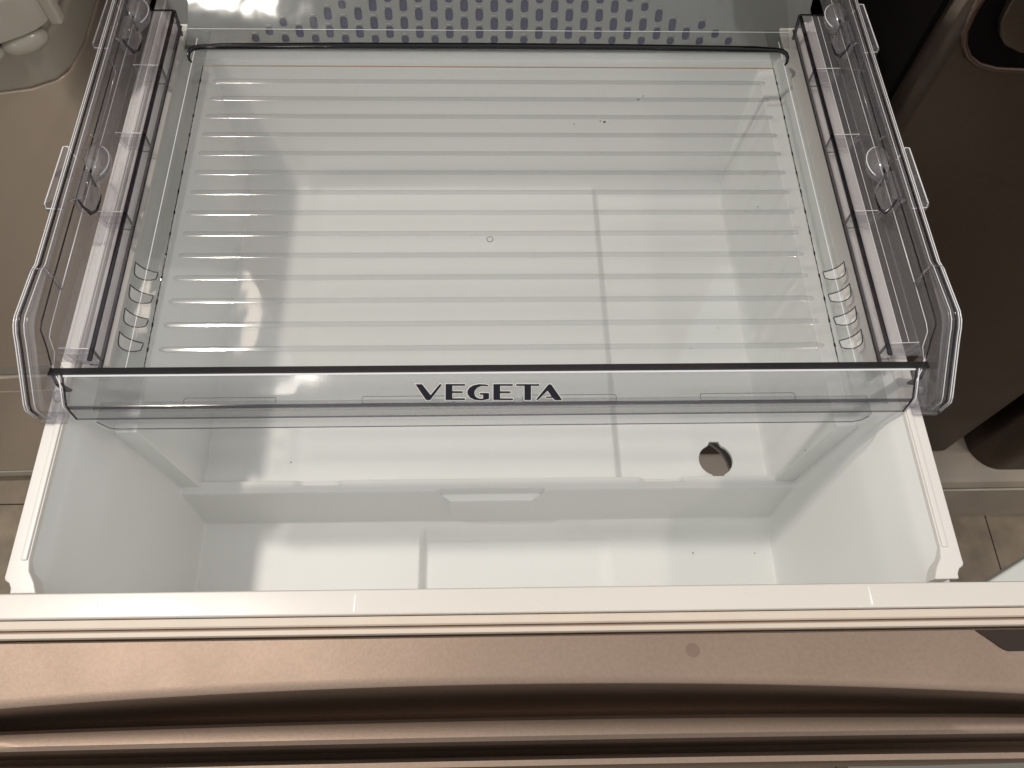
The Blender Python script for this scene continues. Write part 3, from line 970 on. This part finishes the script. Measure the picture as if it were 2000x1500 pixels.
rowp = 0.0076
cols = 0.0137
holes = []
hoods = []
for ci in range(-16, 17):
    x = ci * cols
    for rj in range(0, 10):
        if (rj + ci) % 2:
            continue
        b = 0.0048 + rj * rowp
        lim = 0.240 - 0.085 * max(0, (b - 0.010) / 0.03) ** 0.85 if b > 0.010 else 0.24
        if abs(x) > lim - 0.008:
            continue
        edge = abs(x) > lim - 0.030
        hh = 0.0036 if edge else 0.0054
        if rj == 0:
            b, hh = 0.0062, 0.0034
        ww = 0.0035
        if b - hh < -0.020 or b > 0.068:
            continue
        r = ww * 0.75
        pl = []
        for (ax_, ay_, a0) in ((ww - r, hh - r, 0), (-ww + r, hh - r, 90), (-ww + r, -hh + r, 180), (ww - r, -hh + r, 270)):
            for a in (0, 30, 60, 90):
                pl.append((x + ax_ + r * cos(radians(a0 + a)), b + ay_ + r * sin(radians(a0 + a))))
        holes.append(pl)
        hoods.append((x, b + hh + 0.0013, ww + 0.001))
part("plate", holed_plate([(-0.292, -0.001), (0.290, -0.001), (0.290, 0.080), (-0.292, 0.080)], holes, on_pan, 0.0, -0.0020), "perf", pan)
part("backing", holed_plate([(-0.290, 0.0), (0.288, 0.0), (0.288, 0.078), (-0.290, 0.078)], [], on_pan, -0.0095, -0.0105), "black", pan)
bmI = bmesh.new()
bmesh.ops.create_uvsphere(bmI, u_segments=12, v_segments=6, radius=1.0)
me_h = bpy.data.meshes.new("hood")
for v in bmI.verts:
    c = v.co.copy()
    v.co = Vector((c.x * 0.0036, 0, 0)) + sl * (c.y * 0.0011) + nn * (c.z * 0.0010)
bmI.to_mesh(me_h)
bmI.free()
me_h.materials.append(M["perf"])
me_h.shade_smooth()
bmI = bmesh.new()
box(bmI, -0.0033, 0.0033, -0.001, 0.001, -0.001, 0.001)
for v in bmI.verts:
    c = v.co.copy()
    v.co = Vector((c.x, 0, 0)) + sl * (c.y * 6.2) + nn * (c.z * 0.3)
me_s = bpy.data.meshes.new("slot_screen")
bmI.to_mesh(me_s)
bmI.free()
me_s.materials.append(M["slot"])
for (x, b, w_), pl in zip(hoods, holes):
    p = Vector(on_pan(x, b, 0.0)) - Vector((0.012, 0.61, -0.523))
    o = link("hood", me_h, None, pan)
    o.location = p
    bc = sum(q_[1] for q_ in pl) / len(pl)
    p = Vector(on_pan(x, bc, -0.0026)) - Vector((0.012, 0.61, -0.523))
    o = link("slot_screen", me_s, None, pan)
    o.location = p

# ------------------------------------------------------------------ refrigerator body the drawer slides from
body = thing("refrigerator", "bronze refrigerator body that the open drawer slides out of", "refrigerator", (0.005, 0.70, ZC + FZ))
for s in (-1, 1):
    part("body_side", bbox(0.005 + s * 0.312, 0.005 + s * 0.345, 0.72, 1.30, FZ + 0.05, 0.40), "black", body)  # sides painted black for the shade of the gap beside them
    part("liner_wall", bbox(0.005 + s * 0.3075, 0.005 + s * 0.3115, 0.68, 1.28, -0.78, -0.40), "case", body)
part("upper_door", bbox(-0.335, 0.345, 0.6565, 0.710, -0.452, 0.40), "casefront", body, bevel=0.004)
part("inner_floor", bbox(-0.300, 0.310, 0.810, 1.10, -0.545, -0.53), "case", body)
part("inner_back", bbox(-0.300, 0.310, 1.10, 1.12, -0.78, -0.40), "case", body)
part("lower_door", bbox(-0.335, 0.345, 0.60, 0.668, FZ + 0.10, -0.79), "casefront", body, bevel=0.004)

# ------------------------------------------------------------------ left neighbour: beige appliance with rounded corner
lw = thing("beige_washing_machine", "tall glossy beige appliance with a rounded front corner, left of the open drawer", "washing machine", (-0.75, 0.80, ZC + FZ))


def contour(off, z0, z1):
    pts = [(-1.15, 0.520), (-0.70, 0.527), (-0.52, 0.533), (-0.430, 0.5385), (-0.392, 0.5460), (-0.372, 0.5560), (-0.361, 0.5720), (-0.3565, 0.600), (-0.3565, 0.68), (-0.3565, 1.10), (-1.15, 1.10)]
    c = Vector((-0.75, 0.85))
    r = []
    for i, p in enumerate(pts):
        a = Vector(pts[i - 1]); b = Vector(pts[(i + 1) % len(pts)])
        t = (b - a).normalized()
        nrm = Vector((-t.y, t.x))
        q_ = Vector(p)
        if (c - q_).dot(nrm) < 0:
            nrm = -nrm
        r.append(tuple(q_ + nrm * off))
    bm = bmesh.new()
    prism(bm, r, ident, z0, z1)
    return bm


part("top_apron", contour(0.0, -0.515, -0.475), "beigeglo", lw, bevel=0.005, seg=4)
part("top_deck", contour(0.045, -0.4748, -0.469), "beigeglo", lw, bevel=0.004, seg=3)
part("front_panel", contour(0.003, -1.005, -0.517), "beige", lw, bevel=0.003)
part("seam_band", contour(0.006, -1.030, -1.007), "beigelite", lw, bevel=0.003)
part("trim_band", contour(0.002, -1.075, -1.032), "beige", lw, bevel=0.006, seg=3)
part("lower_panel", contour(0.003, -1.400, -1.078), "beige", lw, bevel=0.003)
part("kick_strip", contour(0.001, -1.425, -1.402), "beigelite", lw, bevel=0.003)
part("base", contour(0.014, FZ, -1.427), "beige", lw)

ra = thing("rounded_lid_unit", "cream plastic unit with rounded corner and stubby feet perched above the beige washing machine", "lid", (-0.47, 0.66, ZC - 0.469))


def corner_outline(d):
    base = [(-0.75, 0.395), (-0.420, 0.4790), (-0.3780, 0.4960), (-0.3617, 0.5045), (-0.3486, 0.5123), (-0.3400, 0.5190), (-0.3345, 0.5254), (-0.3312, 0.5340), (-0.3300, 0.5440), (-0.3300, 0.70), (-0.75, 0.70)]
    c = Vector((-0.42, 0.58))
    return [tuple(Vector(p) + (c - Vector(p)).normalized() * d) for p in base]


for nm, d, z0, z1, mm in (("lid_rim", 0.0, -0.4320, -0.4010, "beigelite"), ("lid_top", 0.003, -0.4008, -0.365, "beigeglo"), ("lid_underside", 0.012, -0.446, -0.4322, "beigeglo")):
    bm = bmesh.new()
    prism(bm, corner_outline(d), ident, z0, z1)
    part(nm, bm, mm, ra, bevel=0.0025, seg=3)
for x, y, r in ((-0.3530, 0.5200, 0.012), (-0.3790, 0.5030, 0.010)):
    bm = bmesh.new()
    bmesh.ops.create_uvsphere(bm, u_segments=20, v_segments=12, radius=1, matrix=Matrix.Translation((x, y, -0.442)) @ Matrix.Rotation(radians(33), 4, "Z") @ Matrix.Diagonal((r * 1.5, r * .8, r * .8, 1)))
    part("foot", bm, "beigelite", ra, smooth=True)
part("latch", bbox(-0.3330, -0.3235, 0.530, 0.540, -0.436, -0.405), "beigelite", ra, bevel=0.002)

pl_ = thing("drain_pipe", "dull grey upright pipe in the dark gap left of the tray", "pipe", (-0.42, 0.75, ZC + FZ))
bm = bmesh.new()
tube(bm, [(-0.432, 0.752, FZ), (-0.432, 0.752, -0.38)], 0.0075, 14)
part("pipe", bm, "pole", pl_, smooth=True)
wp = thing("brown_side_panel", "dark brown upright panel beyond the grey pipe, at the top edge of the photo", "panel", (-0.38, 0.95, ZC + FZ))
part("panel_sheet", bbox(-0.398, -0.352, 0.86, 1.2, FZ, 0.1), "brownpanel", wp, bevel=0.003)
gapw = thing("back_wall", "dark back wall seen in the gaps between the appliances", "wall", (0, 1.35, ZC + FZ))
part("wall_sheet", bbox(-2.5, 2.5, 1.32, 1.36, FZ, 0.9), "black", gapw)

# ------------------------------------------------------------------ right neighbour
dw = thing("dark_bronze_cabinet", "dark bronze appliance front with a rounded handle recess, right of the tray", "appliance", (0.58, 0.70, ZC - 1.2735))
part("front_panel", bbox(0.352, 0.800, 0.488, 1.15, -1.270, -0.10), "darkfront", dw, bevel=0.010, seg=4)
part("gap_strip", bbox(0.347, 0.3515, 0.515, 1.15, -1.270, -0.10), "black", dw)  # thin black sheet painting the shade of the gap
hp = [(0.354, -0.335), (0.3545, -0.385), (0.357, -0.400), (0.363, -0.4125), (0.372, -0.423), (0.384, -0.4305), (0.400, -0.435), (0.43, -0.4365), (0.60, -0.4365)]
bm = bmesh.new()
tube(bm, [(a, 0.486, b) for a, b in hp], 0.0028, 12)
part("handle_rim", bm, mat("handle_bronze", (0.13, 0.09, 0.07), 0.25, metal=0.9), dw, smooth=True)
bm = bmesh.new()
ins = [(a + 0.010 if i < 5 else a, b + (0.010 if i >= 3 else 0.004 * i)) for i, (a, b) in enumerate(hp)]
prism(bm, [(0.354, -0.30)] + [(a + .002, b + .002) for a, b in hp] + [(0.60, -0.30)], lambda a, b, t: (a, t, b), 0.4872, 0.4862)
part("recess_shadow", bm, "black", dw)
hp2 = [(0.372, -0.30), (0.372, -0.375), (0.3745, -0.388), (0.380, -0.399), (0.390, -0.408), (0.404, -0.414), (0.425, -0.416), (0.60, -0.416), (0.60, -0.30)]
bm = bmesh.new()
prism(bm, hp2, lambda a, b, t: (a, t, b), 0.4858, 0.4780)
part("recess_plate", bm, "darkfront", dw, bevel=0.002)

dc = thing("rounded_dark_door", "dark door slab with a rounded foot standing on the cream plinth, right edge of the photo", "door", (1.0, 0.65, ZC - 1.2735))
bm = bmesh.new()
pp = [(0.842, 1.1), (0.842, 0.510)]
for a in range(180, 271, 10):
    pp.append((0.842 + 0.05 + 0.05 * cos(radians(a)), 0.506 + 0.05 * sin(radians(a))))
pp += [(1.5, 0.453), (1.5, 1.1)]
prism(bm, pp, ident, -1.272, -0.35)
part("door_slab", bm, "darkfront", dc, auto=30)

pb = thing("cream_plinth", "glossy cream plastic plinth under the dark appliance, on the tile floor", "plinth", (0.9, 0.70, ZC + FZ))
bm = bmesh.new()
sweep_x(bm, [(x, [(0.427, FZ), (0.4275, -1.340), (0.4290, -1.300), (0.4310, -1.288), (0.4360, -1.2775), (0.4450, -1.2735), (1.1, -1.2735), (1.1, FZ)]) for x in (0.36, 1.6)])
part("plinth_body", bm, "plinth", pb, auto=30)
bm = bmesh.new()
tube(bm, [(0.36, 0.4272, -1.2925), (1.6, 0.4272, -1.2925)], 0.0022, 8)
part("plinth_bead", bm, "beigelite", pb, smooth=True)

wc = thing("white_metal_box", "white metal corner just below the drawer's right end", "box", (0.56, 0.10, ZC + FZ), 0)
bm = bmesh.new()
prism(bm, [(0.500, 0.1622), (0.640, 0.2320), (0.700, 0.05), (0.52, -0.05)], ident, -0.83, -0.80)
part("box_lid", bm, "wallpanel", wc, bevel=0.003)
bm = bmesh.new()
prism(bm, [(0.585, 0.075), (0.640, 0.102), (0.680, 0.04), (0.60, -0.03)], ident, FZ, -0.831)
part("box_shell", bm, "wallpanel", wc, bevel=0.003)
